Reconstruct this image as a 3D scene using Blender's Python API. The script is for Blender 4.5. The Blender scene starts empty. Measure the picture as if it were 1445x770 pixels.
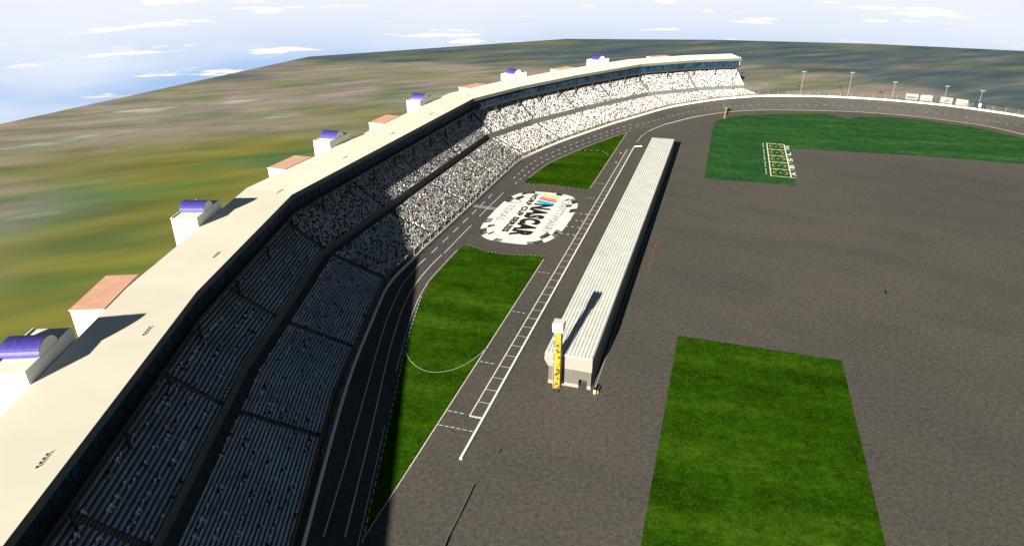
import bpy, math, random
import numpy as np
from mathutils import Vector, Matrix, Quaternion
random.seed(7); rng = np.random.default_rng(7)
R = math.radians
SC = bpy.context.scene
COL = SC.collection

# ------------------------------------------------------------------ helpers
def new_mat(name, rough=.8, spec=.2):
    m = bpy.data.materials.new(name); m.use_nodes = True
    b = m.node_tree.nodes['Principled BSDF']
    b.inputs['Roughness'].default_value = rough
    b.inputs['Specular IOR Level'].default_value = spec
    return m, m.node_tree, b

def noise(nt, scale, detail=2., rough=.5, vec=None, dist=0., stretch=None, rot=None):
    n = nt.nodes.new('ShaderNodeTexNoise')
    n.inputs['Scale'].default_value = scale; n.inputs['Detail'].default_value = detail
    n.inputs['Roughness'].default_value = rough; n.inputs['Distortion'].default_value = dist
    if vec is None:
        tc = nt.nodes.new('ShaderNodeTexCoord'); vec = tc.outputs['Object']
    if stretch or rot:
        for key, val in (('Rotation', rot), ('Scale', stretch)):      # turn first, then stretch
            if not val: continue
            mp = nt.nodes.new('ShaderNodeMapping'); mp.inputs[key].default_value = val
            nt.links.new(vec, mp.inputs['Vector']); vec = mp.outputs['Vector']
    nt.links.new(vec, n.inputs['Vector'])
    return n.outputs['Fac']

def ramp(nt, fac, stops):
    r = nt.nodes.new('ShaderNodeValToRGB'); e = r.color_ramp.elements
    while len(e) > 1: e.remove(e[-1])
    e[0].position = stops[0][0]; e[0].color = (*stops[0][1], 1)
    for p, c in stops[1:]:
        k = e.new(p); k.color = (*c, 1)
    nt.links.new(fac, r.inputs['Fac'])
    return r.outputs['Color']

def mix(nt, fac, a, b, mode='MIX'):
    m = nt.nodes.new('ShaderNodeMix'); m.data_type = 'RGBA'; m.blend_type = mode
    for val, sock in ((fac, 0), (a, 6), (b, 7)):
        if hasattr(val, 'links'): nt.links.new(val, m.inputs[sock])
        elif isinstance(val, tuple): m.inputs[sock].default_value = (*val, 1)
        else: m.inputs[sock].default_value = val
    return m.outputs[2]

def math_n(nt, op, a, b=0.):
    m = nt.nodes.new('ShaderNodeMath'); m.operation = op
    for i, v in enumerate((a, b)):
        if hasattr(v, 'links'): nt.links.new(v, m.inputs[i])
        else: m.inputs[i].default_value = v
    return m.outputs[0]

def flat_mat(name, c, rough=.75, spec=.2, var=.12, scale=.6):
    """a plain coat with a little wear in it"""
    m, nt, b = new_mat(name, rough, spec)
    f = noise(nt, scale, 4.)
    lo = tuple(x * (1 - var) for x in c); hi = tuple(min(1, x * (1 + var)) for x in c)
    nt.links.new(ramp(nt, f, [(.3, lo), (.7, hi)]), b.inputs['Base Color'])
    return m

class MB:
    """collects polygons, then links them as ONE mesh object"""
    def __init__(s): s.v = []; s.f = []; s.m = []
    def poly(s, pts, mi=0):
        i = len(s.v); s.v.extend([tuple(p) for p in pts]); s.f.append(tuple(range(i, i + len(pts)))); s.m.append(mi)
    def hexa(s, b, t, mi=0, bottom=True):
        """b, t: four points each, counter-clockwise seen from above"""
        i = len(s.v); s.v.extend([tuple(p) for p in b] + [tuple(p) for p in t])
        fs = [(4, 5, 6, 7)] + ([(3, 2, 1, 0)] if bottom else [])
        fs += [(k, (k + 1) % 4, 4 + (k + 1) % 4, 4 + k) for k in range(4)]
        for f in fs: s.f.append(tuple(i + k for k in f)); s.m.append(mi)
    def box(s, c, size, ang=0., mi=0):
        """c: centre of the base; ang clockwise from +Y"""
        hx, hy, h = size[0] / 2, size[1] / 2, size[2]
        ca, sa = math.cos(ang), math.sin(ang)
        q = [(c[0] + x * ca + y * sa, c[1] - x * sa + y * ca) for x, y in ((-hx, -hy), (hx, -hy), (hx, hy), (-hx, hy))]
        s.hexa([(x, y, c[2]) for x, y in q], [(x, y, c[2] + h) for x, y in q], mi)
    def tube(s, p0, p1, r0, r1=None, n=8, mi=0, caps=True):
        r1 = r0 if r1 is None else r1
        p0 = Vector(p0); p1 = Vector(p1); d = (p1 - p0).normalized()
        a = d.orthogonal().normalized(); b = d.cross(a)
        i = len(s.v)
        for p, r in ((p0, r0), (p1, r1)):
            for k in range(n):
                t = 2 * math.pi * k / n
                s.v.append(tuple(p + a * (r * math.cos(t)) + b * (r * math.sin(t))))
        for k in range(n):
            s.f.append((i + k, i + (k + 1) % n, i + n + (k + 1) % n, i + n + k)); s.m.append(mi)
        if caps:
            s.f.append(tuple(i + n + k for k in range(n))); s.m.append(mi)
            s.f.append(tuple(i + n - 1 - k for k in range(n))); s.m.append(mi)
    def build(s, name, mats, parent=None, smooth=False):
        me = bpy.data.meshes.new(name)
        me.from_pydata(s.v, [], s.f)
        if not isinstance(mats, (list, tuple)): mats = [mats]
        for m in mats: me.materials.append(m)
        me.polygons.foreach_set('material_index', s.m)
        if smooth: me.polygons.foreach_set('use_smooth', [True] * len(s.f))
        me.update()
        o = bpy.data.objects.new(name, me); COL.objects.link(o)
        if parent:
            o.parent = parent
            o.matrix_parent_inverse = parent.matrix_basis.inverted()
        return o

def tag(o, label=None, cat=None, group=None, kind=None):
    if label: o['label'] = label
    if cat: o['category'] = cat
    if group: o['group'] = group
    if kind: o['kind'] = kind
    return o

def thing(name, loc, label, cat, group=None, rot=0.):
    e = bpy.data.objects.new(name, None); COL.objects.link(e)
    e.location = loc; e.rotation_euler = (0, 0, -rot); e.empty_display_size = .5
    return tag(e, label, cat, group)

def copy_tree(o, loc, rot, label):
    """a thing with copies of its parts and sub-parts"""
    r = o.copy(); COL.objects.link(r); r.location = loc; r.rotation_euler = (0, 0, -rot); r['label'] = label
    for ch in list(o.children):
        c = ch.copy(); COL.objects.link(c); c.parent = r; c.matrix_parent_inverse = ch.matrix_parent_inverse
        for g in list(ch.children):
            d = g.copy(); COL.objects.link(d); d.parent = c; d.matrix_parent_inverse = g.matrix_parent_inverse
    return r

def local(name, mb, mats, parent, smooth=False):
    """a part whose mesh is given in its thing's own space"""
    o = mb.build(name, mats, None, smooth); o.parent = parent
    return o

def resample(P, step):
    P = np.array(P, float); d = np.r_[0, np.cumsum(np.linalg.norm(np.diff(P, axis=0), axis=1))]
    n = max(2, int(round(d[-1] / step)) + 1); s = np.linspace(0, d[-1], n)
    return np.stack([np.interp(s, d, P[:, k]) for k in range(P.shape[1])], 1)

def chaikin(P, n=2, closed=False):
    P = np.array(P, float)
    for _ in range(n):
        if closed:
            Q = np.roll(P, -1, 0); P = np.stack([.75 * P + .25 * Q, .25 * P + .75 * Q], 1).reshape(-1, P.shape[1])
        else:
            a, b = P[:-1], P[1:]
            P = np.vstack([P[:1], np.stack([.75 * a + .25 * b, .25 * a + .75 * b], 1).reshape(-1, P.shape[1]), P[-1:]])
    return P

# ------------------------------------------------------------------ materials
M = {}
def asphalt(name, c, warm, scale_big=.012, spec=.25):
    m, nt, b = new_mat(name, .82, spec)
    f1 = noise(nt, scale_big, 3., .55); f2 = noise(nt, .9, 3., .75); f3 = noise(nt, .075, 4., .6, stretch=(1, .35, 1), rot=(0, 0, R(-55)))
    f4 = noise(nt, 2.6, 2., .9)
    base = ramp(nt, f1, [(.3, c), (.7, warm)])
    g = ramp(nt, f2, [(.30, (.64,) * 3), (.70, (1.38,) * 3)])
    s = ramp(nt, f3, [(.30, (.84, .84, .86)), (.5, (1., .99, .97)), (.8, (1.08, 1.06, 1.02))])
    col = mix(nt, 1., base, g, 'MULTIPLY'); col = mix(nt, 1., col, s, 'MULTIPLY')
    col = mix(nt, 1., col, ramp(nt, f4, [(.32, (.74,) * 3), (.68, (1.26,) * 3)]), 'MULTIPLY')
    nt.links.new(col, b.inputs['Base Color'])
    bp = nt.nodes.new('ShaderNodeBump'); bp.inputs['Strength'].default_value = .25; bp.inputs['Distance'].default_value = .05
    nt.links.new(f4, bp.inputs['Height']); nt.links.new(bp.outputs['Normal'], b.inputs['Normal'])
    return m
M['asphalt'] = asphalt('infield_asphalt', (.070, .066, .061), (.086, .078, .066))
M['track'] = asphalt('track_asphalt', (.062, .060, .060), (.072, .067, .062), .02)

def grass_mat(name, dark, mid, lite):
    m, nt, b = new_mat(name, 1., 0.)
    f1 = noise(nt, .075, 3., .6, stretch=(.22, 1, 1), rot=(0, 0, R(17))); f2 = noise(nt, .45, 5., .85); f3 = noise(nt, 1.5, 3., .85)
    f5 = noise(nt, .16, 3., .65)
    col = ramp(nt, f1, [(.32, dark), (.55, mid), (.72, lite)])
    col = mix(nt, 1., col, ramp(nt, f2, [(.34, (.48, .52, .45)), (.66, (1.55, 1.48, 1.6))]), 'MULTIPLY')
    col = mix(nt, 1., col, ramp(nt, f5, [(.35, (.8, .82, .8)), (.66, (1.25, 1.2, 1.3))]), 'MULTIPLY')
    col = mix(nt, ramp(nt, f3, [(.56, (0,) * 3), (.68, (.6,) * 3)]), col, (.15, .18, .02))
    nt.links.new(col, b.inputs['Base Color'])
    return m
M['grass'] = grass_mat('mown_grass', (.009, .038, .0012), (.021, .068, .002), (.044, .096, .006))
M['grass_hazed'] = grass_mat('hazed_far_grass', (.014, .066, .020), (.024, .090, .026), (.045, .112, .026))  # bluish distance haze is put into this grass colour

def terrain_mat():
    m, nt, b = new_mat('terrain_fields', 1., 0.)
    st = (.34, 1, 1); ro = (0, 0, R(-38)); r2 = (0, 0, R(-26))
    f1 = noise(nt, .016, 2., .5, dist=.5, stretch=st, rot=ro); f2 = noise(nt, .028, 3., .55, dist=.3, stretch=st, rot=r2); f3 = noise(nt, .0045, 2., .5, stretch=(.6, 1, 1))
    f4 = noise(nt, .06, 2., .5, stretch=(.25, 1, 1), rot=r2); f5 = noise(nt, .014, 2., .5, stretch=st, rot=(0, 0, R(20)))
    # green meadows round the speedway, dry fields farther out, a darker blue-grey tone mixed in towards the rim
    green = ramp(nt, f1, [(.30, (.040, .105, .040)), (.40, (.090, .125, .030)), (.48, (.125, .130, .030)), (.56, (.125, .130, .032)), (.64, (.060, .115, .040)), (.74, (.14, .135, .08))])
    dry = ramp(nt, f2, [(.26, (.075, .120, .075)), (.38, (.135, .150, .095)), (.47, (.185, .170, .140)), (.54, (.225, .180, .170)), (.61, (.150, .170, .115)), (.68, (.28, .26, .23)), (.78, (.38, .35, .30))])
    rim_tone = ramp(nt, f2, [(.3, (.030, .058, .090)), (.55, (.060, .088, .095)), (.72, (.14, .125, .12))])
    tc = nt.nodes.new('ShaderNodeTexCoord')
    mp = nt.nodes.new('ShaderNodeMapping'); mp.inputs['Location'].default_value = (20, -260, 0); nt.links.new(tc.outputs['Object'], mp.inputs['Vector'])
    ln = nt.nodes.new('ShaderNodeVectorMath'); ln.operation = 'LENGTH'; nt.links.new(mp.outputs['Vector'], ln.inputs[0])
    dist = math_n(nt, 'ADD', ln.outputs['Value'], math_n(nt, 'MULTIPLY', math_n(nt, 'SUBTRACT', f3, .5), 520.))
    def zone(a, b_):
        q = nt.nodes.new('ShaderNodeMapRange'); q.inputs['From Min'].default_value = a; q.inputs['From Max'].default_value = b_; q.interpolation_type = 'SMOOTHSTEP'
        nt.links.new(dist, q.inputs['Value']); return q.outputs['Result']
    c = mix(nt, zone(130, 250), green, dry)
    c = mix(nt, math_n(nt, 'MULTIPLY', zone(410, 500), .92), c, rim_tone)
    c = mix(nt, ramp(nt, f5, [(.47, (0,) * 3), (.72, (.5,) * 3)]), c, green)
    c = mix(nt, 1., c, ramp(nt, f4, [(.3, (.98, 1.0, 1.08)), (.7, (1.52, 1.48, 1.48))]), 'MULTIPLY')
    nt.links.new(c, b.inputs['Base Color'])
    return m
M['terrain'] = terrain_mat()
M['cream'] = flat_mat('cream_coating', (.78, .74, .62), .8, .15, .04, .08)
M['cream_wall'] = flat_mat('cream_wall', (.72, .70, .62), .8, .15, .05, .2)
M['frame'] = flat_mat('window_frame', (.018, .026, .034), .5, .3)
M['fascia'] = flat_mat('fascia_panel', (.10, .105, .09), .7, .2, .08)
M['blue'] = flat_mat('blue_metal', (.036, .031, .185), .5, .3, .12, .9)
M['pink'] = flat_mat('salmon_roofing', (.62, .36, .25), .85, .1, .08, .3)
M['dark'] = flat_mat('dark_steel', (.03, .032, .035), .6, .3)
M['concrete'] = flat_mat('concrete', (.33, .32, .29), .9, .1, .15)
M['deck_wall'] = flat_mat('deck_wall_panel', (.105, .115, .105), .8, .15)
M['stair'] = flat_mat('stair_concrete', (.15, .14, .12), .9, .1, .15)
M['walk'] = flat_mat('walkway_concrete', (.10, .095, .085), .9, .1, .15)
def bench_mat():
    m, nt, b = new_mat('speckled_bench', .6, .3)
    f = noise(nt, 1.3, 4., .8); f2 = noise(nt, .12, 3., .6)
    c = ramp(nt, f, [(.33, (.05, .055, .06)), (.44, (.66, .68, .68)), (.66, (.84, .85, .84))])  # dark specks in the colour stand for gaps along the rows
    c = mix(nt, 1., c, ramp(nt, f2, [(.35, (.70, .72, .74)), (.65, (1.05, 1.05, 1.05))]), 'MULTIPLY')
    nt.links.new(c, b.inputs['Base Color'])
    return m
M['tread'] = bench_mat()
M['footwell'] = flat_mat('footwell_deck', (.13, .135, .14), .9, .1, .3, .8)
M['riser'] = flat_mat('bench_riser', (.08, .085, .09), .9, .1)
M['white'] = flat_mat('white_paint', (.80, .79, .75), .7, .2, .05)
M['line'] = flat_mat('worn_line_paint', (.72, .71, .66), .8, .15, .25, 1.5)
M['yellow'] = flat_mat('yellow_paint', (.75, .55, .02), .6, .3, .15, 2.)
M['black'] = flat_mat('black_paint', (.012, .012, .012), .7, .2)
M['red'] = flat_mat('red_paint', (.70, .01, .05), .6, .2)
M['sky_blue'] = flat_mat('light_blue_paint', (.0, .46, .85), .6, .2)
M['pale_yellow'] = flat_mat('pale_yellow_paint', (.80, .62, .22), .6, .2)
M['grey'] = flat_mat('grey_paint', (.20, .195, .18), .8, .1, .4, 1.2)
M['purple'] = flat_mat('purple_paint', (.22, .06, .55), .7, .2)
M['orange_mark'] = flat_mat('orange_paint', (.75, .22, .02))
M['orange'] = flat_mat('orange_plastic', (.34, .035, .012), .5, .3)
M['navy'] = flat_mat('navy_paint', (.006, .012, .035), .6, .3)
M['bark'] = flat_mat('palm_bark', (.20, .14, .075), .95, .05, .3, 3.)
M['frond'] = flat_mat('palm_frond', (.05, .11, .03), .7, .2, .4, 2.)
M['galv'] = flat_mat('galvanised_steel', (.24, .245, .24), .5, .4, .1)
M['board'] = flat_mat('board_panel', (.23, .23, .22))
M['pole'] = flat_mat('pole_steel', (.20, .21, .21), .5, .3)
M['tan'] = flat_mat('tan_block_wall', (.15, .125, .075), .9, .1, .35, .7)
def glass_mat():
    m, nt, b = new_mat('tinted_glass', .5, .1)
    f = noise(nt, .25, 2.)
    nt.links.new(ramp(nt, f, [(.35, (.004, .014, .026)), (.7, (.016, .048, .080))]), b.inputs['Base Color'])
    return m
M['glass'] = glass_mat()
def sheet_mat(name, c, dark, scale):
    """vertical corrugation lines of wall cladding"""
    m, nt, b = new_mat(name, .6, .3)
    w = nt.nodes.new('ShaderNodeTexWave'); w.inputs['Scale'].default_value = scale; w.inputs['Distortion'].default_value = .3
    tc = nt.nodes.new('ShaderNodeTexCoord'); nt.links.new(tc.outputs['Object'], w.inputs['Vector'])
    f = noise(nt, .5, 3., stretch=(1, 1, .15))
    col = ramp(nt, w.outputs['Fac'], [(.2, dark), (.7, c)])
    col = mix(nt, 1., col, ramp(nt, f, [(.3, (.82,) * 3), (.7, (1.1,) * 3)]), 'MULTIPLY')
    nt.links.new(col, b.inputs['Base Color'])
    return m
M['cladding'] = sheet_mat('ribbed_cladding', (.10, .094, .084), (.070, .065, .058), .9)
M['garage_cream'] = flat_mat('garage_cream', (.19, .178, .155), .7, .2, .06)
M['garage_roof'] = flat_mat('garage_roof_sheet', (.66, .67, .63), .6, .25, .08, .25)
def mottled(name, a, c, scale):
    m, nt, b = new_mat(name, .6, .3)
    v = nt.nodes.new('ShaderNodeTexVoronoi'); v.inputs['Scale'].default_value = scale
    tc = nt.nodes.new('ShaderNodeTexCoord'); nt.links.new(tc.outputs['Object'], v.inputs['Vector'])
    nt.links.new(ramp(nt, v.outputs['Color'], [(.25, c), (.4, a), (.8, tuple(x * 1.1 for x in a))]), b.inputs['Base Color'])
    return m
M['pylon_yellow'] = mottled('pylon_yellow', (.26, .19, .006), (.03, .02, .008), 1.6)
M['cap'] = flat_mat('cap_panel', (.62, .64, .62))
M['pylon_white'] = flat_mat('pylon_panel', (.22, .215, .20))
M['pylon_frame'] = flat_mat('pylon_frame', (.24, .17, .006))
def crowd_mat():
    m, nt, b = new_mat('clothing_and_skin', .9, .1)
    a = nt.nodes.new('ShaderNodeAttribute'); a.attribute_name = 'Col'
    nt.links.new(a.outputs['Color'], b.inputs['Base Color'])
    return m
M['crowd'] = crowd_mat()

# ------------------------------------------------------------------ plan of the speedway
PIT = R(17.3)                                   # heading of the pit lane, clockwise from +Y
def U(u, v): return (u * math.sin(PIT) + v * math.cos(PIT), u * math.cos(PIT) - v * math.sin(PIT))
# foot line of the grandstand (outer edge of the track) and its height
V = np.array([(-25, -80), (-42.8, 139.3), (-41.7, 203.7), (6.3, 359.5), (28.7, 391.5), (65.2, 432.9), (112.2, 478.8), (149.9, 496.7), (184.7, 506.0)])
ZF = np.array([.06, .06, .06, .25, .9, 2.2, 3.8, 5.7, 6.4])
NS = len(V) - 1
_m = {}
def offs(d):
    if d in _m: return _m[d]
    T = np.diff(V, axis=0); T /= np.linalg.norm(T, axis=1)[:, None]; N = np.c_[-T[:, 1], T[:, 0]]
    out = [V[0] + N[0] * d]
    for i in range(1, NS):
        m = N[i - 1] + N[i]; m = m / (m @ N[i]); out.append(V[i] + m * d)
    out.append(V[-1] + N[-1] * d); _m[d] = np.array(out)
    return _m[d]
def P(s, d):
    i = min(int(s), NS - 1); t = s - i; o = offs(d)
    return o[i] * (1 - t) + o[i + 1] * t
SEG = [float(np.linalg.norm(V[i + 1] - V[i])) for i in range(NS)]
def ds(s, m): return m / SEG[min(int(s), NS - 1)]          # metres to parameter
def zf(s):
    i = min(int(s), NS - 1); t = s - i
    return ZF[i] * (1 - t) + ZF[i + 1] * t
def P3(s, d, z): p = P(s, d); return (p[0], p[1], z)
def s_of(x, y, d):
    ss = np.linspace(0, NS, 4001); q = np.array([P(s, d) for s in ss])
    return float(ss[np.argmin(np.hypot(q[:, 0] - x, q[:, 1] - y))])
def stations(s0, s1, step=None):
    """s values from s0 to s1 that keep every bend, optionally about `step` metres apart"""
    k = [s0] + [i for i in range(int(math.floor(s0)) + 1, NS + 1) if s0 < i < s1] + [s1]
    if not step: return k
    out = []
    for a, b in zip(k[:-1], k[1:]):
        L = np.linalg.norm(P(b - 1e-6, 15.) - P(a + 1e-6, 15.)); n = max(1, int(round(L / step)))
        out += [a + (b - a) * j / n for j in range(n)]
    return out + [k[-1]]
def sweep(mb, prof, ss, mi=None, zfun=None):
    """sweeps a (d, z) profile along the stand; the profile runs in order, open"""
    for a, b in zip(ss[:-1], ss[1:]):
        for k in range(len(prof) - 1):
            (d0, z0), (d1, z1) = prof[k], prof[k + 1]
            za = zfun(a) if zfun else 0.; zb = zfun(b) if zfun else 0.
            mb.poly([P3(a, d0, z0 + za), P3(a, d1, z1 + za), P3(b, d1, z1 + zb), P3(b, d0, z0 + zb)], mi[k] if mi else 0)

# track: pairs (outer edge, inner edge)
pairs = [((-25, -80), (-12, -80)), ((-42.8, 139.3), (-30.4, 142)), ((-42.1, 180), (-30.9, 180)), ((-41.7, 203.7), (-28.6, 203)),
         ((-29.7, 242.6), (-18.4, 238)), ((-17.7, 281.6), (-6.2, 277)), ((-5.7, 320.5), (6., 316.5)), ((6.3, 359.5), (20, 350)),
         ((28.7, 391.5), (38, 376)), ((47, 412.2), (56, 399.5)), ((65.2, 432.9), (77, 424)), ((88.7, 455.9), (101, 441.5)), ((112.2, 478.8), (124.4, 464)),
         ((149.9, 496.7), (154, 482.4)), ((184.7, 506), (184, 489)), ((203.7, 505.9), (208, 487.2)), ((230.1, 504.2), (227, 485.6)),
         ((259.8, 495.4), (250, 481)), ((280.9, 485.1), (270, 472.3)), ((302.4, 471.4), (288, 460.5)), ((316.3, 455.9), (301, 449)),
         ((331.8, 435.9), (313.4, 434.5)), ((345, 405), (323, 402)), ((350, 360), (331, 358)), ((350, 300), (331, 300))]
zo = np.r_[[zf(s_of(*p[0], 0.)) for p in pairs[:15]], [6.4] * (len(pairs) - 15)]
PO = np.array([(*p[0], z) for p, z in zip(pairs, zo)]); PI_ = np.array([(*p[1], .03) for p in pairs])
PO[:15, 2] += .0
def dens(A, n=10):
    """denser, softened polyline with the same parameter for both edges"""
    t = np.linspace(0, len(A) - 1, (len(A) - 1) * n + 1)
    Q = np.stack([np.interp(t, np.arange(len(A)), A[:, k]) for k in range(3)], 1)
    W = Q.copy()
    for _ in range(12): W[1:-1] = (W[:-2] + 2 * W[1:-1] + W[2:]) / 4
    return W, t
OUT, TT = dens(PO); INN, _ = dens(PI_)
def TR(t, f, dz=0.):
    """point on the track: t along (pair index), f from inner (0) to outer (1) edge"""
    k = t * 10; i = int(min(max(k, 0), len(OUT) - 2)); w = k - i
    a = INN[i] * (1 - w) + INN[i + 1] * w; b = OUT[i] * (1 - w) + OUT[i + 1] * w
    p = a * (1 - f) + b * f
    return np.array([p[0], p[1], p[2] + dz])
_grid = np.array([[TR(t, f) for f in np.linspace(0, 1, 15)] for t in np.linspace(0, 24, 961)]).reshape(-1, 3)
def ground_z(x, y):
    d = np.hypot(_grid[:, 0] - x, _grid[:, 1] - y); i = d.argmin()
    return max(.02, _grid[i, 2]) if d[i] < 1.2 else .02

# ------------------------------------------------------------------ setting: terrain, asphalt, track, grass
mb = MB(); edge = [(-226, 776), (-594, -300), (900, -300), (900, 520), (605, 826), (460, 898), (270, 944), (74, 955)]
mb.poly([(x, y, -.06) for x, y in edge]); 
for (a, b) in zip(edge, edge[1:] + edge[:1]):
    mb.poly([(a[0], a[1], -.06), (a[0], a[1], -6), (b[0], b[1], -6), (b[0], b[1], -.06)])
mb.build('terrain', M['terrain']); tag(bpy.data.objects['terrain'], kind='structure')
mb = MB()
infield = [(p[0], p[1]) for p in OUT] + [(380, 300), (420, -120), (-20, -120)]
mb.poly([(x, y, 0.) for x, y in infield][::-1]); tag(mb.build('infield_ground', M['asphalt']), kind='structure')
mb = MB()
for i in range(len(OUT) - 1):
    for k in range(4):
        f0, f1 = k / 4, (k + 1) / 4
        a = lambda j, f: tuple(INN[j] * (1 - f) + OUT[j] * f)
        mb.poly([a(i, f1), a(i, f0), a(i + 1, f0), a(i + 1, f1)])
tag(mb.build('race_track', M['track'], smooth=True), kind='structure')
# earth bank outside the banked turn
mb = MB(); out_t = [k for k in range(len(OUT)) if TT[k] >= 13.9]
for i in out_t[:-1]:
    pa, pb = OUT[i], OUT[i + 1]
    def nrm(j):
        d = OUT[min(j + 1, len(OUT) - 1)] - OUT[j - 1]; n = np.array([-d[1], d[0], 0.]); return n / np.linalg.norm(n)
    na, nb = nrm(i), nrm(i + 1)
    A = [pa + na * .1 + [0, 0, -.02], pa + na * 7 + [0, 0, -.1], pa + na * 24]; B = [pb + nb * .1 + [0, 0, -.02], pb + nb * 7 + [0, 0, -.1], pb + nb * 24]
    A[2][2] = B[2][2] = -.05
    for k in range(2): mb.poly([tuple(A[k]), tuple(B[k]), tuple(B[k + 1]), tuple(A[k + 1])][::-1])
tag(mb.build('hillside', M['terrain'], smooth=True), kind='structure')

def patch(name, pts, mat, z):
    b = MB()
    # counter-clockwise
    A = sum(p[0] * q[1] - q[0] * p[1] for p, q in zip(pts, pts[1:] + pts[:1]))
    if A < 0: pts = pts[::-1]
    b.poly([(x, y, z) for x, y in pts]); return tag(b.build(name, mat), kind='structure')
def tri_patch(name, pts, mat, z, thick=0.):
    return patch(name, pts, mat, z)
G1 = [(-28.4, 93.8), (-29.0, 110), (-29.6, 127), (-30.0, 151), (-30.2, 170), (-30.0, 183), (-29.5, 194), (-27.8, 205.7), (-24.7, 216.7), (-20.4, 231), (-18.8, 235.6), (-17.6, 237), (-15, 235.4),
      (-9, 230.7), (-2.2, 228), (5.7, 227.3), (10.6, 226.8), (11.6, 225.6), (11.6, 223.6), (-22.3, 112.9)]
G2 = [(6.6, 314.5), (6.4, 317.5), (11.8, 334.2), (22.4, 353.2), (38.2, 375.9), (54.8, 398), (73.6, 422.6), (37.5, 307), (36.6, 305.6), (35.1, 305), (30, 306.8), (22.4, 311), (13.5, 312.8), (8.1, 313.6)]
patch('grass_field', G1, M['grass'], .042); patch('grass_field', G2, M['grass'], .042)
patch('grass_field', [(48.6, 169.1), (90.6, 155.8), (47, 18), (5, 31.3)], M['grass'], .012)
FG = [(96.2, 322.4), (124.5, 414), (136.1, 449.8), (145.7, 461.9), (159.9, 469.8), (188.9, 474.5), (221.9, 475.2), (226, 466), (230.5, 457), (235, 462), (242, 467), (262, 462.5), (279.5, 455), (299.6, 435.2), (313, 405), (321, 360), (322, 333), (273.2, 347.7), (228.1, 364.6), (161.5, 380.6), (137.3, 310.3)]
patch('grass_field', FG, M['grass_hazed'], .012)

# ---- painted lines
def ribbon(mb, pts, w, z=None, mi=0):
    pts = [np.array(p, float) for p in pts]
    L = []
    for i, p in enumerate(pts):
        a = pts[max(i - 1, 0)]; b = pts[min(i + 1, len(pts) - 1)]
        d = (b - a)[:2]; d = d / (np.linalg.norm(d) + 1e-9); n = np.array([-d[1], d[0]]) * w / 2
        zz = p[2] if len(p) > 2 else (z if z is not None else ground_z(p[0], p[1]) + .05)
        L.append(((p[0] + n[0], p[1] + n[1], zz), (p[0] - n[0], p[1] - n[1], zz)))
    for (a, b), (c, d) in zip(L[:-1], L[1:]): mb.poly([b, d, c, a], mi)
def dashes(mb, pts, w, dash, gap, z=None):
    q = resample(pts, .5); n = int((dash + gap) / .5); k = int(dash / .5)
    for i in range(0, len(q) - k, n): ribbon(mb, q[i:i + k + 1], w, z)
lane = MB()
l1 = [(-34.4, 60), (-36, 93.8), (-36.3, 113.4), (-36.8, 127.5), (-37.2, 139.7), (-37.9, 159.4), (-38.3, 180), (-37.2, 202.1), (-33.6, 218.5)]
l2 = [(-30.2, 60), (-31.9, 93.8), (-32.5, 113.4), (-33., 127.5), (-33.6, 139.7), (-34.5, 161.3), (-34.6, 183.4), (-33.4, 199.2), (-31.3, 209.6), (-28.4, 220.6), (-26.1, 227.6)]
ribbon(lane, resample(l1[1:], 4), .26); ribbon(lane, resample(l2[1:], 4), .26)
dashes(lane, [(-33.6, 218.5), (-29.7, 230.3), (-26.6, 240.3), (-23.5, 250.3), (-19.9, 262.2), (-15.6, 275.8), (-8.5, 300)], .26, 6., 5.)
ribbon(lane, [(-25.4, 229), (-16.8, 257.8)], .24); ribbon(lane, [(-14, 268), (-4, 300)], .24)
ribbon(lane, resample([(-29, 91), (-30, 127.5)], 5), .14); dashes(lane, [(-28.2, 90), (-29.2, 127.5), (-30.2, 160), (-30.2, 175), (-29.6, 194)], .16, 1.5, 1.)
ribbon(lane, [(p[0] - .1, p[1]) for p in resample([(-30.9, 150), (-31, 180), (-30.3, 192), (-28.5, 205), (-24.7, 218.5), (-20.6, 232)], 4)], .18)
dashes(lane, [TR(t, .56, .05) for t in np.linspace(6.1, 10.4, 60)], .30, 3., 3.5)
dashes(lane, [TR(t, .28, .05) for t in np.linspace(5.9, 10.4, 60)], .30, 3., 3.5)
dashes(lane, [TR(t, .04, .05) for t in np.linspace(6.2, 10.0, 60)], .22, 1.5, .5)
dashes(lane, [TR(t, .42, .05) for t in np.linspace(10.4, 13.2, 60)], .5, 1.5, 4.)
dashes(lane, [TR(t, .40, .05) for t in np.linspace(13.3, 24, 140)], .7, 1.5, 4.5)
dashes(lane, [(x, y) for x, y in G1[11:18]], .2, .5, 1., .06)
ribbon(lane, [G1[18], G1[19]], .22, .06); ribbon(lane, [(-22.3, 112.9), (-28.2, 93.8)], .16, .06)
ribbon(lane, chaikin([(-30.1, 160.6), (-27.4, 154.2), (-23.5, 150.4), (-19.4, 149.6), (-14.7, 151.6), (-10.8, 155.8), (-6.8, 162.6)], 2), .11, .06)
dashes(lane, chaikin([(38, 375.9), (44.4, 376.9), (52.5, 374.5), (53.9, 364.8)], 2), .4, 1., 2.5, .06)
dashes(lane, [G2[7], G2[6]], .3, 2., 1., .06); dashes(lane, [G2[k] for k in (8, 9, 10, 11, 12, 13, 0)], .25, .8, 2., .06)
tag(lane.build('lane_marking', M['line']), kind='structure')
pitm = MB()
uv = lambda u, v: U(u, v)
VL, VM = -49.0, -45.45                          # thin line and pit wall line, in the pit lane's own frame
ribbon(pitm, [uv(122.2, VL + .2), uv(381, VL - .25)], .3, .03)
ribbon(pitm, [uv(122.2, VL + .2), uv(122.2, VM - .3)], .6, .034)
k = 128.2
while k < 381: ribbon(pitm, [uv(k, VL + .1), uv(k, VM - .3)], .17, .034); k += 5.6
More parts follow.
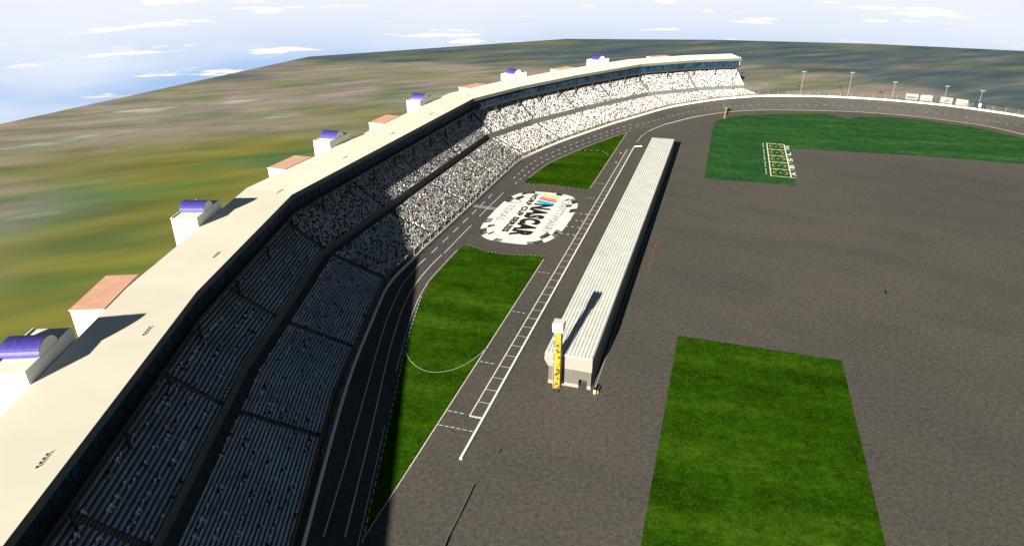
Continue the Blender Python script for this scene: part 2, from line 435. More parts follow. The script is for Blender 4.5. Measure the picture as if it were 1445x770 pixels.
for u0 in (122.6, 116.9, 145.6, 175.6, 206, 290, 313): dashes(pitm, [uv(u0, -54.6), uv(u0, -49.4 if u0 != 116.9 else -46)], .22, 1., .5, .03)
for u0 in (268.3, 259.6, 252., 243.5):
    dashes(pitm, [uv(u0, -55.4), uv(u0, -49.5)], .5, 1., 1.5, .03)
for u0, v0 in ((352, -51), (371, -51.5)): ribbon(pitm, [uv(u0, v0), uv(u0 + 1.5, v0)], .8, .03)
tag(pitm.build('pit_lane_marking', M['line']), kind='structure')
apron = MB(); ribbon(apron, [TR(t, -.01, .09) for t in np.linspace(11.0, 24, 160)], .85)
ribbon(apron, [(101, 441.5, .09), (92, 430, .09), (87, 423, .09)], .5); dashes(apron, [(86.5, 422), (80.5, 411), (75, 396)], .5, 1.5, 1.5, .05)
tag(apron.build('apron_line', M['white']), kind='structure')
sf = MB()
for i in range(18):
    for j in range(3):
        t = 5.0; f = .10 + .86 * i / 17
        p = TR(5.0, f, .06); d = np.array([.294, .956]); q = np.array([.956, -.294])
        if (i + j) % 2 == 0:
            c = p[:2] + d * (j - 1) * .9
            a = [(c + d * .45 * sx + q * .28 * sy) for sx, sy in ((-1, -1), (-1, 1), (1, 1), (1, -1))]
            sf.poly([(x[0], x[1], p[2]) for x in a], 1 if j == 1 else 0)
tag(sf.build('finish_line', [M['line'], M['purple']]), kind='structure')

# ------------------------------------------------------------------ painted infield emblem
def text_mesh(mb, s, size, org, xdir, ydir, z, bold=0., width=None, mi=0):
    """lettering as flat faces: org is the start of the base line"""
    cu = bpy.data.curves.new('t', 'FONT'); cu.body = s; cu.size = 1.; cu.offset = bold; cu.resolution_u = 3; cu.space_character = 1.0 + bold * 1.6
    o = bpy.data.objects.new('t', cu); me = o.to_mesh()
    v = np.array([tuple(x.co) for x in me.vertices]); w = v[:, 0].max() - v[:, 0].min(); h = v[:, 1].max() - v[:, 1].min()
    v[:, 0] -= v[:, 0].min(); v[:, 1] -= v[:, 1].min()
    sx = (width / w) if width else size / h; sy = size / h
    i = len(mb.v)
    for x, y, _ in v:
        mb.v.append((org[0] + xdir[0] * x * sx + ydir[0] * y * sy, org[1] + xdir[1] * x * sx + ydir[1] * y * sy, z))
    for p in me.polygons: mb.f.append(tuple(i + k for k in p.vertices)); mb.m.append(mi)
    o.to_mesh_clear(); bpy.data.objects.remove(o); bpy.data.curves.remove(cu)

XD = (-math.sin(PIT), -math.cos(PIT)); YD = (math.cos(PIT), -math.sin(PIT))     # reading direction, letter-up direction
emb = thing('infield_emblem', (*U(259.8, -72.2), 0.), 'white rounded emblem with black lettering and checkered rim between two lawns', 'painted emblem')
def oval(a, b, n=96, e=3.4):
    out = []
    for k in range(1440):
        t = 2 * math.pi * k / 1440; c, s = math.cos(t), math.sin(t)
        out.append((a * math.copysign(abs(c) ** (2 / e), c), b * math.copysign(abs(s) ** (2 / e), s)))
    out.append(out[0]); A = np.array(out); d = np.r_[0, np.cumsum(np.linalg.norm(np.diff(A, axis=0), axis=1))]
    q = np.linspace(0, d[-1], n + 1)[:-1]
    return [(float(np.interp(t, d, A[:, 0])), float(np.interp(t, d, A[:, 1]))) for t in q]
HA, HB = 32.0, 17.0
ov = oval(HA, HB)
eb = MB(); eb.poly([(*U(259.8 + x, -72.2 + y), .050) for x, y in ov][::-1]); eb.build('painted_ground', M['white'], emb)
ck = {}
def grad_mat():
    m, nt, b = new_mat('faded_black_paint', .8, .1)
    f = noise(nt, .35, 3.)
    nt.links.new(ramp(nt, f, [(.36, (.010, .010, .010)), (.52, (.08, .075, .07)), (.68, (.36, .345, .31))]), b.inputs['Base Color'])
    return m
M['faded'] = grad_mat()
inner = oval(HA - 5.4, HB - 5.0); mid = oval(HA - 2.7, HB - 2.5)
for ring, (A, B) in enumerate(((ov, mid), (mid, inner))):
    for k in range(96):
        seg = k // 4
        near = min(abs((k - c + 48) % 96 - 48) for c in (10, 38, 58, 86))
        if (ring == 0 and seg % 2 == 0 and near < 9) or (ring == 1 and seg % 2 == 1 and near < 4):
            a0, a1 = A[k], A[(k + 1) % 96]; b0, b1 = B[k], B[(k + 1) % 96]
            ck.setdefault((ring, seg), MB()).poly([(*U(259.8 + x, -72.2 + y), .056) for x, y in (a0, b0, b1, a1)])
for c_ in ck.values(): c_.build('checker', M['faded'], emb)
tx = MB()
text_mesh(tx, 'NASCAR', 9.0, U(275.4, -75.2), XD, YD, .058, .068, 39.8); tx.build('large_lettering', M['black'], emb)
tx = MB(); text_mesh(tx, 'HORP CUP SERIES', 2.9, U(288.4, -79.0), XD, YD, .058, .07, 50.); tx.build('small_lettering', M['black'], emb)
tx = MB(); text_mesh(tx, 'TEXAS', 3.1, U(270.5, -85.4), XD, YD, .058, .0, 20.); tx.build('faint_lettering', M['grey'], emb); tx = MB()
for k in range(24):
    a = 2 * math.pi * k / 24; b_ = 2 * math.pi * (k + 1) / 24
    r0_ = 2.3 + .25 * (k % 3 == 1)
    tx.poly([(*U(275.5 + r * math.cos(t), -84 + r * .8 * math.sin(t)), .058) for r, t in ((3., a), (r0_, a), (r0_, b_), (3., b_))][::-1])
tx.build('faint_ring', M['grey'], emb)
tx = MB(); text_mesh(tx, 'CRAFTTVMANRY', 3.6, U(283, -63.6), XD, YD, .058, .0, 41.); tx.build('worn_lettering', M['grey'], emb)
for nm, u0, u1 in (('pale_yellow', 289.6, 285.9), ('red', 284.9, 283.4), ('red', 282.8, 281.2), ('sky_blue', 280., 276.6)):
    b_ = MB(); sl = -2.4
    b_.poly([(*U(u, v), .058) for u, v in ((u0, -74.7), (u0 + sl, -66.2), (u1 + sl, -66.2), (u1, -74.7))][::1])
    b_.build('colour_bar', M[nm], emb)

# ------------------------------------------------------------------ grandstand
S_END = float(NS)
gs = thing('grandstand', (-41, 180, 0), 'long curved two-deck grandstand with cream roof and packed rows of seats', 'grandstand')
AU = [(-61.5, 81.5), (-64.4, 121.3), (-66.1, 161.3), (-64.9, 209), (-52.7, 250.9), (-40.7, 289.7), (-28.8, 329.7), (-13.9, 376.0), (10.2, 412.5), (37.8, 444), (67, 471), (100, 500), (137, 520)]
AL = [(-57.5, 81.5), (-60.5, 121.5), (-62.2, 161.5), (-61.4, 208.3), (-49, 249.1), (-37.1, 287.1), (-23.7, 328.4), (-10, 371.7), (14.7, 406.7), (41.9, 440), (70, 468), (103, 495), (139, 514)]
sU = [s_of(*p, 22.) for p in AU]; sL = [s_of(*p, 19.2) for p in AL]
S0 = 0.55                                       # nothing in front of this is in the frame: plain steps
def deckL(f, s):
    z0 = zf(s) + 1.0; return 2.2 + 17. * f, z0 + (8.3 - z0) * f
def deckU(f, s):
    return 22.2 + 15.3 * f, 10.4 + 11.6 * f ** 1.06
NL, NU = 22, 18
crowd_v, crowd_c = [], []
def section(name, s0, s1, deck, n):
    mb = MB()
    ss = stations(s0 + ds(s0, .85), s1 - ds(s1 - .001, .85))
    for a, b in zip(ss[:-1], ss[1:]):
        for r in range(n):
            for (q0, q1) in (((r / n), ((r + 1) / n)),):
                d0, za = deck(r / n, a); d1, za1 = deck((r + 1) / n, a); _, zb = deck(r / n, b); _, zb1 = deck((r + 1) / n, b)
                # tread, then the riser up to the next row
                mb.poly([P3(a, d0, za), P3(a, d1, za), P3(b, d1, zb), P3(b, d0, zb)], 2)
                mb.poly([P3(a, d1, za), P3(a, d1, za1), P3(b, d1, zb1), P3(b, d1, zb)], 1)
                # bench along the back of the tread
                dm = d0 + (d1 - d0) * .40; h = .42
                mb.poly([P3(a, dm, za + h), P3(a, d1 - .04, za + h), P3(b, d1 - .04, zb + h), P3(b, dm, zb + h)], 0)
                mb.poly([P3(a, dm, za + h - .1), P3(a, dm, za + h), P3(b, dm, zb + h), P3(b, dm, zb + h - .1)], 0)
    for s in (ss[0], ss[-1]):                    # closed ends of the steps
        pts = []
        for r in range(n):
            d0, z0 = deck(r / n, s); d1, _ = deck((r + 1) / n, s); pts += [P3(s, d0, z0), P3(s, d1, z0)]
        dl, zl = deck(1., s); pts += [P3(s, dl, zl), P3(s, dl, zl - 1.2), P3(s, deck(0., s)[0], deck(0., s)[1] - 1.)]
        mb.poly(pts, 1)
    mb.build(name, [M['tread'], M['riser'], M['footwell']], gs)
    seat(ss, deck, n)
def seat(ss, deck, n):
    for a, b in zip(ss[:-1], ss[1:]):
        for r in range(n):
            d0, _ = deck(r / n, a); d1, _ = deck((r + 1) / n, a); dm = d0 + (d1 - d0) * .72
            pa, pb = P(a, dm), P(b, dm); L = np.linalg.norm(pb - pa)
            if max(pa[1], pb[1]) < 66: continue
            k = int(L / .66); t = (np.arange(k) + .5 + rng.uniform(-.22, .22, k)) / k
            gap = np.sin(t * L * .11 + r * 1.7 + a * 9) + rng.normal(0, .5, k)
            t = t[(gap > (1.15 if pa[1] < 205 else -1.25)) & (rng.random(k) > .10)]
            za, zb = deck(r / n, a)[1], deck(r / n, b)[1]
            q = pa[None] * (1 - t)[:, None] + pb[None] * t[:, None]
            tang = (pb - pa) / L
            crowd_v.append(np.c_[q, za + (zb - za) * t, np.full(len(t), tang[0]), np.full(len(t), tang[1])])
bU = [S0] + sU + [S_END - .02]; bL = [S0] + sL + [S_END - .02]
for a, b in zip(bU[:-1], bU[1:]): section('upper_seating_section', a, b, deckU, NU)
for a, b in zip(bL[:-1], bL[1:]): section('lower_seating_section', a, b, deckL, NL)
for nm, cuts, deck in (('upper_stair', sU, deckU), ('lower_stair', sL, deckL)):
    for s in cuts:
        mb = MB()
        n = 30
        for r in range(n):
            d0, z0 = deck(r / n, s); d1, z1 = deck((r + 1) / n, s)
            a, b = s - ds(s - .001, .9), s + ds(s, .9)
            mb.poly([P3(a, d0, z0 - .25), P3(a, d1, z0 - .25), P3(b, d1, z0 - .25), P3(b, d0, z0 - .25)])
            mb.poly([P3(a, d1, z0 - .25), P3(a, d1, z1 - .25), P3(b, d1, z1 - .25), P3(b, d1, z0 - .25)])
        mb.build(nm, M['stair'], gs)
ALLS = stations(0., S_END)
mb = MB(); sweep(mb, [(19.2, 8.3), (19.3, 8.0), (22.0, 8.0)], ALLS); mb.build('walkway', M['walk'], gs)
mb = MB(); sweep(mb, [(22.0, 8.0), (22.0, 11.1), (22.18, 11.1), (22.18, 10.3)], ALLS); mb.build('deck_front_wall', M['deck_wall'], gs)
# front of the lower deck and the walkway behind the track wall
mb = MB(); sweep(mb, [(.55, .05), (2.0, .05), (2.0, 1.7), (2.18, 1.7), (2.18, .9)], ALLS, [0, 1, 1, 1], zf); mb.build('deck_parapet', [M['walk'], M['tan']], gs)
mb = MB()
sweep(mb, [(30.40, 28.05), (30.40, 29.85), (45.6, 31.35), (45.75, 31.35), (45.75, 30.7), (30.55, 29.2), (30.55, 28.05), (30.40, 28.05)], ALLS, [1, 0, 0, 0, 0, 1, 1])
for s in (0., S_END): mb.poly([P3(s, 30.4, 28.05), P3(s, 30.4, 29.85), P3(s, 45.6, 31.35), P3(s, 45.6, 30.7), P3(s, 30.55, 29.2)], 0)
mb.build('roof', [M['cream'], M['fascia']], gs)
mb = MB(); sweep(mb, [(30.35, 22.8), (30.35, 23.7), (30.9, 23.7), (44.8, 23.7), (44.8, 22.8), (30.35, 22.8)], ALLS); mb.build('suite_floor', M['dark'], gs)
mb = MB(); sweep(mb, [(45.0, 0.), (45.0, 30.9)], ALLS); sweep(mb, [(45.3, 30.9), (45.3, 0.)], ALLS); mb.build('rear_wall', M['cream_wall'], gs)
for s in (0., S_END):
    mb = MB(); e = .012 if s else -.012
    prof = [P3(s, 2.2, 0), P3(s, 45.1, 0), P3(s, 45.1, 30.8), P3(s, 32.2, 29.3), P3(s, 32.2, 23.8), P3(s, 37.5, 22.6), P3(s, 22.2, 11.0), P3(s, 22.2, 8.), P3(s, 19.2, 8.3), P3(s, 2.2, zf(s) + 1.)]
    mb.poly(prof); mb.build('end_wall', M['cream_wall'], gs)
wins = stations(s_of(-66, 55, 30.6), S_END - .02, 9.)
for a, b in zip(wins[:-1], wins[1:]):
    mb = MB(); e = (b - a) * .012
    sweep(mb, [(31.95, 24.1), (31.95, 28.4)], [a + e, b - e]); mb.build('suite_window', M['glass'], gs)
mb = MB()
sweep(mb, [(31.72, 23.7), (31.72, 24.1), (31.95, 24.1)], ALLS); sweep(mb, [(31.95, 28.4), (31.72, 28.4), (31.72, 29.2)], ALLS)
fine = stations(wins[0], S_END - .02, 4.5)
for s in fine:
    g = ds(s, .07)
    mb.hexa([P3(s - g, 31.76, 24.1), P3(s - g, 31.93, 24.1), P3(s + g, 31.93, 24.1), P3(s + g, 31.76, 24.1)], [P3(s - g, 31.76, 28.4), P3(s - g, 31.93, 28.4), P3(s + g, 31.93, 28.4), P3(s + g, 31.76, 28.4)])
mb.build('window_frame', M['frame'], gs)
cols = stations(s_of(-66, 60, 31.5), S_END - .05, 19.5)
for s in cols:
    mb = MB(); p = P(s, 31.6); mb.tube((p[0], p[1], 16.5), (p[0], p[1], 22.85), .38, n=10); mb.build('column', M['dark'], gs)

# roof vents
VENT = [(-72.1, 80.4), (-75.5, 119.6), (-76.8, 158.7), (-76.5, 210.4), (-64.2, 251.6), (-52.2, 290.4), (-39.7, 330.7), (-24.3, 379), (-.7, 418.2), (26.5, 448.1), (56.3, 480.7), (129.1, 531.7)]
VLAB = ['beside the salmon-roofed block nearest the camera', 'on the cream roof just past the nearest salmon-roofed block', 'on the cream roof beside the largest whole blue-vaulted tower', 'on the cream roof at its first bend',
        'just past the second salmon-roofed block', 'between the second whole tower and third salmon-roofed block', 'beside the third whole blue-vaulted tower', 'at the second bend of the roof',
        'beside the fourth whole blue-vaulted tower', 'before the second farthest salmon-roofed block', 'beside the farthest blue-vaulted tower', 'near the far end of the roof']
VLAB[0] = 'on the cream roof nearest the camera'
vg = 'vent rows along the grandstand roof'
def vent_row():
    e = thing('roof_vents', (0, 0, 0), 'x', 'roof vents', vg)
    for k in range(4):
        b = MB(); y = (k - 1.5) * .95
        b.tube((0, y, -.3), (0, y, .12), .10, n=8); b.tube((0, y, .12), (.14, y, .22), .10, .14, n=8); b.tube((0, y, -.05), (0, y, .03), .22, n=10)
        local('vent_pipe', b, M['dark'], e)
    return e
v0 = None
for (x, y), lab in zip(VENT, VLAB):
    i = s_of(x, y, 34.); a, b = P(max(i - .02, 0), 34.), P(min(i + .02, NS), 34.); ang = math.atan2(*(b - a))
    dd = min(np.arange(30.5, 45.6, .1), key=lambda d: np.hypot(*(P(i, d) - (x, y))))
    z = 29.85 + (dd - 30.4) / 15.2 * 1.5
    lab = 'four small roof vents ' + lab
    if v0 is None: v0 = vent_row(); v0.location = (x, y, z); v0.rotation_euler = (0, 0, -ang); v0['label'] = lab
    else: copy_tree(v0, (x, y, z), ang, lab)

# ------------------------------------------------------------------ towers and blocks behind the roof
def tower():
    e = thing('stair_tower', (0, 0, 0), 'x', 'stair tower', 'blue-vaulted stair towers behind the grandstand')
    # own space: +X towards the track (front face at x = 0), +Y along the stand
    W, D, H, w0, w1 = 16.0, 7.3, 33.9, 5.0, 11.2
    n = 14
    b = MB()
    b.hexa([(-D, 0, 0), (0, 0, 0), (0, W, 0), (-D, W, 0)], [(-D, 0, H), (0, 0, H), (0, W, H), (-D, W, H)])
    local('wall', b, M['cream_wall'], e)
    arc = [(w0 + (w1 - w0) * (1 - math.cos(math.pi * k / n)) / 2, H + .01 + 2.4 * math.sin(math.pi * k / n)) for k in range(n + 1)]
    b = MB()
    for (y0, z0), (y1, z1) in zip(arc[:-1], arc[1:]):
        b.poly([(-D + .15, y0, z0), (-.15, y0, z0), (-.15, y1, z1), (-D + .15, y1, z1)][::1])
        b.poly([(-D + .15, y0, z0 + .12), (-.15, y0, z0 + .12), (-.15, y1, z1 + .12), (-D + .15, y1, z1 + .12)])
    for k in range(1, 5):                        # standing seams
        x = -D + .15 + (D - .3) * k / 5
        for (y0, z0), (y1, z1) in zip(arc[:-1], arc[1:]): b.poly([(x - .05, y0, z0 + .16), (x + .05, y0, z0 + .16), (x + .05, y1, z1 + .16), (x - .05, y1, z1 + .16)])
    local('barrel_roof', b, M['blue'], e)
    for x, nm in ((-.12, 'gable'), (-D + .12, 'gable')):
        b = MB(); b.poly([(x, y, z) for y, z in arc]); b.poly([(x + (.1 if x < -1 else -.1), y, z) for y, z in arc][::-1]); local(nm, b, M['cream_wall'], e)
    for y0, y1 in ((0, w0 - .1), (w1 + .1, W)):
        for (xa, xb, ya, yb) in ((-D, -D + .25, y0, y1), (-.25, 0, y0, y1)):
            b = MB(); b.hexa([(xa, ya, H + .004), (xb, ya, H + .004), (xb, yb, H + .004), (xa, yb, H + .004)], [(xa, ya, H + .3), (xb, ya, H + .3), (xb, yb, H + .3), (xa, yb, H + .3)])
            local('parapet', b, M['cream_wall'], e)
    return e
def block():
    e = thing('roof_block', (0, 0, 0), 'x', 'service block', 'salmon-roofed service blocks behind the grandstand')
    W, D, H = 17., 7.2, 31.2
    b = MB(); b.hexa([(-D, 0, 0), (0, 0, 0), (0, W, 0), (-D, W, 0)], [(-D, 0, H), (0, 0, H), (0, W, H), (-D, W, H)]); local('wall', b, M['cream_wall'], e)
    b = MB(); b.hexa([(-D - .2, -.2, H), (-.02, -.2, H), (-.02, W + .2, H), (-D - .2, W + .2, H)], [(-D - .2, -.2, H + .3), (-.02, -.2, H + .3), (-.02, W + .2, H + .3), (-D - .2, W + .2, H + .3)]); local('roof', b, M['pink'], e)
    return e
TW = [(-88, 98.5, 'cut off by the left edge of the photo'), (-88.6, 175.5, 'the largest one seen whole, above the first roof bend'), (-73.2, 261.5, 'second whole one from the camera, just past a salmon-roofed block'),
      (-48.3, 344, 'third whole one from the camera, in the middle of the row'), (-6, 431, 'second farthest, above the second roof bend'), (52.5, 497, 'farthest and smallest, behind the far curve')]
BL = [(-88.2, 127.3, 'the largest, nearest the camera'), (-83, 232.5, 'second from the camera'), (-59.5, 305, 'third from the camera, between two blue-vaulted towers'), (-26.5, 396, 'fourth from the camera, at the second roof bend'),
      (29, 466.5, 'second farthest, between the two farthest towers'), (103, 533.5, 'farthest, only its roof edge showing')]
t0 = b0 = None
def behind(x, y, d):
    s = s_of(x, y, d); p = P(s, d); a, b = P(max(s - .02, 0), d), P(min(s + .02, NS), d); return p, math.atan2(*(b - a))
for x, y, lab in TW:
    p, a = behind(x, y, 46.0); lab = 'cream blue-vaulted stair tower, ' + lab
    if t0 is None: t0 = tower(); t0.location = (*p, 0); t0.rotation_euler = (0, 0, -a); t0['label'] = lab
    else: copy_tree(t0, (*p, 0), a, lab)
for x, y, lab in BL:
    p, a = behind(x, y, 46.0); lab = 'low cream block with salmon roof, ' + lab
    if b0 is None: b0 = block(); b0.location = (*p, 0); b0.rotation_euler = (0, 0, -a); b0['label'] = lab
    else: copy_tree(b0, (*p, 0), a, lab)

# ------------------------------------------------------------------ crowd on the benches
pts = np.vstack(crowd_v)
# people standing on the walkway behind the track wall
extra = []
for s in stations(S0, S_END - .05, .9):
    if rng.random() < .8:
        p = P(s, rng.uniform(.8, 1.7)); q = P(min(s + .01, NS), 1.) - P(max(s - .01, 0), 1.); q = q / np.linalg.norm(q)
        if p[1] > 215: extra.append((p[0], p[1], zf(s) - .25, q[0], q[1]))
ne = len(extra); pts = np.vstack([pts, np.array(extra)])
n = len(pts)
pal = np.array([(.66, .65, .63), (.60, .62, .64), (.52, .50, .46), (.40, .43, .46), (.010, .035, .050), (.02, .075, .10), (.006, .006, .008), (.012, .012, .018), (.26, .008, .014), (.16, .11, .055), (.014, .022, .06), (.07, .075, .08)])
prob = np.array([.38, .18, .09, .06, .055, .045, .07, .04, .03, .025, .03, .04]); prob /= prob.sum()
ci = rng.choice(len(pal), n, p=prob); shirt = pal[ci] * rng.uniform(.85, 1.1, (n, 1))
if ne: shirt[-ne:] = np.array([(.20, .15, .06), (.02, .02, .025), (.14, .12, .08), (.35, .33, .27)])[rng.integers(0, 4, ne)]
hair = np.array([(.04, .025, .02), (.015, .012, .01), (.20, .13, .09), (.6, .58, .55), (.26, .18, .13)])[rng.integers(0, 5, n)]
unit = np.array([(-.23, -.16, .40), (.23, -.16, .40), (.23, .14, .40), (-.23, .14, .40), (-.25, -.10, .98), (.25, -.10, .98), (.25, .13, .98), (-.25, .13, .98),          # torso
                 (-.19, -.50, .40), (.19, -.50, .40), (.19, -.14, .56), (-.19, -.14, .56), (-.19, -.50, .05), (.19, -.50, .05),                                          # lap and shins
                 (0, -.10, .98), (.11, 0, 1.13), (0, .12, 1.13), (-.11, 0, 1.13), (0, -.12, 1.13), (0, 0, 1.28)], float)                                               # head
ufaces = [(0, 1, 5, 4), (1, 2, 6, 5), (2, 3, 7, 6), (3, 0, 4, 7), (4, 5, 6, 7), (8, 9, 10, 11), (12, 13, 9, 8), (14, 18, 15), (14, 15, 16), (14, 16, 17), (14, 17, 18), (19, 15, 18), (19, 16, 15), (19, 17, 16), (19, 18, 17)]
nu = len(unit); tx_, ty_ = pts[:, 3], pts[:, 4]
sc = rng.uniform(.92, 1.1, n)
# own x along the row, own y away from the track
X = pts[:, 0:1] + (unit[None, :, 0] * tx_[:, None] - unit[None, :, 1] * ty_[:, None]) * sc[:, None]
Y = pts[:, 1:2] + (unit[None, :, 0] * ty_[:, None] + unit[None, :, 1] * tx_[:, None]) * sc[:, None]
Z = pts[:, 2:3] + unit[None, :, 2] * sc[:, None]
vv = np.stack([X, Y, Z], 2).reshape(-1, 3)
me = bpy.data.meshes.new('crowd')
me.vertices.add(len(vv)); me.vertices.foreach_set('co', vv.ravel())
lens = np.array([len(f) for f in ufaces]); flat = np.array([k for f in ufaces for k in f])
loops = (flat[None] + (np.arange(n) * nu)[:, None]).ravel()
starts = np.r_[0, np.cumsum(np.tile(lens, n))[:-1]]
me.loops.add(len(loops)); me.loops.foreach_set('vertex_index', loops.astype(np.int32))
me.polygons.add(len(starts)); me.polygons.foreach_set('loop_start', starts.astype(np.int32)); me.polygons.foreach_set('loop_total', np.tile(lens, n).astype(np.int32))
me.update(calc_edges=True); me.validate()
cc = np.ones((n, nu, 4), np.float32)
cc[:, :8, :3] = shirt[:, None]; cc[:, 8:14, :3] = np.array([(.02, .03, .06), (.12, .125, .13), (.42, .42, .41)])[rng.integers(0, 3, n)][:, None]; cc[:, 14:, :3] = hair[:, None]
at = me.color_attributes.new('Col', 'FLOAT_COLOR', 'POINT'); at.data.foreach_set('color', cc.ravel())
me.materials.append(M['crowd'])
cr = bpy.data.objects.new('crowd', me); COL.objects.link(cr)
tag(cr, 'packed spectators mostly in white filling the rows of both grandstand decks', 'crowd', kind='stuff')

# ------------------------------------------------------------------ track wall and catch fence
def along_out(t0, t1, step):
    q = np.array([TR(t, 1.) for t in np.linspace(t0, t1, int((t1 - t0) * 60))]); return resample(q, step)
def nrm2(q, i):
    d = q[min(i + 1, len(q) - 1)] - q[max(i - 1, 0)]; v = np.array([-d[1], d[0]]); return v / np.linalg.norm(v)
q = along_out(0., 24., 4.)
mb = MB()
for i in range(len(q) - 1):
    na, nb = nrm2(q, i), nrm2(q, i + 1)
    A = [(q[i][0] + na[0] * d, q[i][1] + na[1] * d, q[i][2] + z) for d, z in ((.05, -.1), (.05, .95), (.5, .95), (.5, -.1))]
    B = [(q[i + 1][0] + nb[0] * d, q[i + 1][1] + nb[1] * d, q[i + 1][2] + z) for d, z in ((.05, -.1), (.05, .95), (.5, .95), (.5, -.1))]
    for k in range(3): mb.poly([A[k], A[k + 1], B[k + 1], B[k]])
tag(mb.build('track_wall', M['white']), 'white concrete wall running round the outer edge of the race track', 'wall')
cf = thing('catch_fence', (-42, 180, 0), 'tall wire catch fence with steel posts standing behind the white track wall', 'fence')
qf = along_out(.95, 22.5, 7.4); 
for i in range(len(qf)):
    n_ = nrm2(qf, i); p = np.array([qf[i][0] + n_[0] * .62, qf[i][1] + n_[1] * .62, qf[i][2]])
    b = MB(); top = p + [0, 0, 3.6]; tip = top - [n_[0] * .9, n_[1] * .9, -.6]
    b.tube(p, top, .09, n=5); b.tube(top, tip, .08, n=5)
    b.tube(p + [0, 0, 1.3], (p[0] + n_[0] * 1.35, p[1] + n_[1] * 1.35, p[2] + 1.3), .07, n=4)
    if i < 100: b.build('fence_post', M['galv'], cf)
mb = MB()
qc = along_out(.95, 22.5, 7.4)
for h, back in ((1.5, .55), (2.1, .55), (2.8, .55), (3.5, .55), (4.1, -.2)):
    for i in range(len(qc) - 1):
        na, nb = nrm2(qc, i), nrm2(qc, i + 1)
        mb.tube((qc[i][0] + na[0] * back, qc[i][1] + na[1] * back, qc[i][2] + h), (qc[i + 1][0] + nb[0] * back, qc[i + 1][1] + nb[1] * back, qc[i + 1][2] + h), .025, n=3, caps=False)
mb.build('cable', M['galv'], cf)

# ------------------------------------------------------------------ garage building
GU0, GU1, GV0, GV1 = 136.4, 374.5, -40.3, -28.0 - .0
# own space: X across (0..12.3), Y along (0..L)
gx, gy = 9.3 - .9 * math.cos(PIT), 145.3 + .9 * math.sin(PIT)
gar = thing('garage_building', (8.4, 145.4, 0), 'long low garage with pale ribbed metal roof beside the pit lane', 'garage building', rot=PIT)
GL, GW = 234.0, 12.3
b = MB(); H0, H1 = 5.2, 9.0
# lower wall ring, set in from the upper band on the pit side; door opening in the near end
x0, x1, y0, y1 = 1.0, GW - .15, .12, GL - .1
dx0, dx1, dh = 9.0, 11.2, 2.6
def wallq(b, p, q_, z0, z1, mi=0): b.poly([(p[0], p[1], z0), (q_[0], q_[1], z0), (q_[0], q_[1], z1), (p[0], p[1], z1)], mi)
for za, zb, mi in ((.0, 1.1, 1), (1.1, H0, 0)):
    e = .06 if mi else 0.
    wallq(b, (x0 - e, y1), (x0 - e, y0 - e), za, zb, mi); wallq(b, (x1 + e, y0 - e), (x1 + e, y1), za, zb, mi); wallq(b, (x1, y1 + e), (x0, y1 + e), za, zb, mi)
    wallq(b, (x0 - e, y0 - e), (dx0, y0 - e), za, zb, mi); wallq(b, (dx1, y0 - e), (x1 + e, y0 - e), za, zb, mi)
wallq(b, (dx0, y0), (dx1, y0), dh, H0, 0)
for p_, q_ in (((dx0, y0 - .06), (dx0, y0 + 3.)), ((dx1, y0 + 3.), (dx1, y0 - .06))): wallq(b, p_, q_, 0, dh, 0)
local('lower_wall', b, [M['cladding'], M['garage_cream']], gar)
b = MB(); wallq(b, (dx0, y0 + 3.), (dx1, y0 + 3.), 0, dh); b.poly([(dx0, y0, dh), (dx1, y0, dh), (dx1, y0 + 3., dh), (dx0, y0 + 3., dh)]); local('door', b, M['dark'], gar)  # dark material paints in the shade of the open doorway
b = MB()  # upper band: plumb on the garage side, sloping out over the pit side
b.hexa([(x0 - .1, .1, H0), (GW, 0, H0), (GW, GL, H0), (x0 - .1, GL, H0)], [(-.15, -.0, H0 + 1.9), (GW + .02, -.02, H0 + 1.9), (GW + .02, GL, H0 + 1.9), (-.15, GL, H0 + 1.9)])
b.hexa([(-.15, -.0, H0 + 1.903), (GW + .02, -.02, H0 + 1.903), (GW + .02, GL, H0 + 1.903), (-.15, GL, H0 + 1.903)], [(0, 0, H1), (GW, 0, H1), (GW, GL, H1), (0, GL, H1)])
local('upper_wall', b, M['garage_cream'], gar)
b = MB(); nr = 13; prof = []
for k in range(nr):
    w = GW / nr; a = k * w
    prof += [(a, H1 + .06), (a + w * .34, H1 + .06), (a + w * .44, H1 + .40), (a + w * .80, H1 + .40), (a + w * .9, H1 + .06)]
prof.append((GW, H1 + .06))
for (xa, za), (xb, zb) in zip(prof[:-1], prof[1:]): b.poly([(xa, -.1, za), (xb, -.1, zb), (xb, GL + .1, zb), (xa, GL + .1, za)])
for y in (-.1, GL + .1): b.poly([(x, y, z) for x, z in prof] + [(GW, y, H1 + .002), (0, y, H1 + .002)])
local('ribbed_roof', b, M['garage_roof'], gar)
b = MB(); b.box((GW + .9, GL / 2, .0), (.25, GL - 4, .14)); local('kerb', b, M['concrete'], gar)

# ------------------------------------------------------------------ scoring pylon
py = thing('scoring_pylon', (11.4, 141.3, 0), 'tall yellow scoring pylon with white cap box in front of the garage', 'scoring pylon', rot=PIT)
b = MB(); b.tube((0, 0, 0), (0, 0, 1.6), .28, .34, n=12); b.box((0, 0, 0.), (1.3, 1.3, .12)); local('post', b, M['dark'], py)
b = MB(); b.box((0, 0, 1.6), (1.68, 2.0, 16.4)); local('shaft', b, M['pylon_yellow'], py)
b = MB()
for k in range(21): b.box((-.93, 0, 2.6 + k * .73), (.14, 1.75, .55))
local('display_panel', b, M['pylon_white'], py)
b = MB()
for k in range(21):
    for j in range(3):
        if random.random() < .8: b.box((-1.015, -.55 + j * .5 + random.uniform(-.1, .1), 2.66 + k * .73), (.03, .3, .42))
for k in range(21):
    if random.random() < .8: b.box((-.70 + random.uniform(-.06, .06), -1.075, 2.66 + k * .73), (.24, .04, .42))
local('digit', b, M['black'], py)
b = MB()
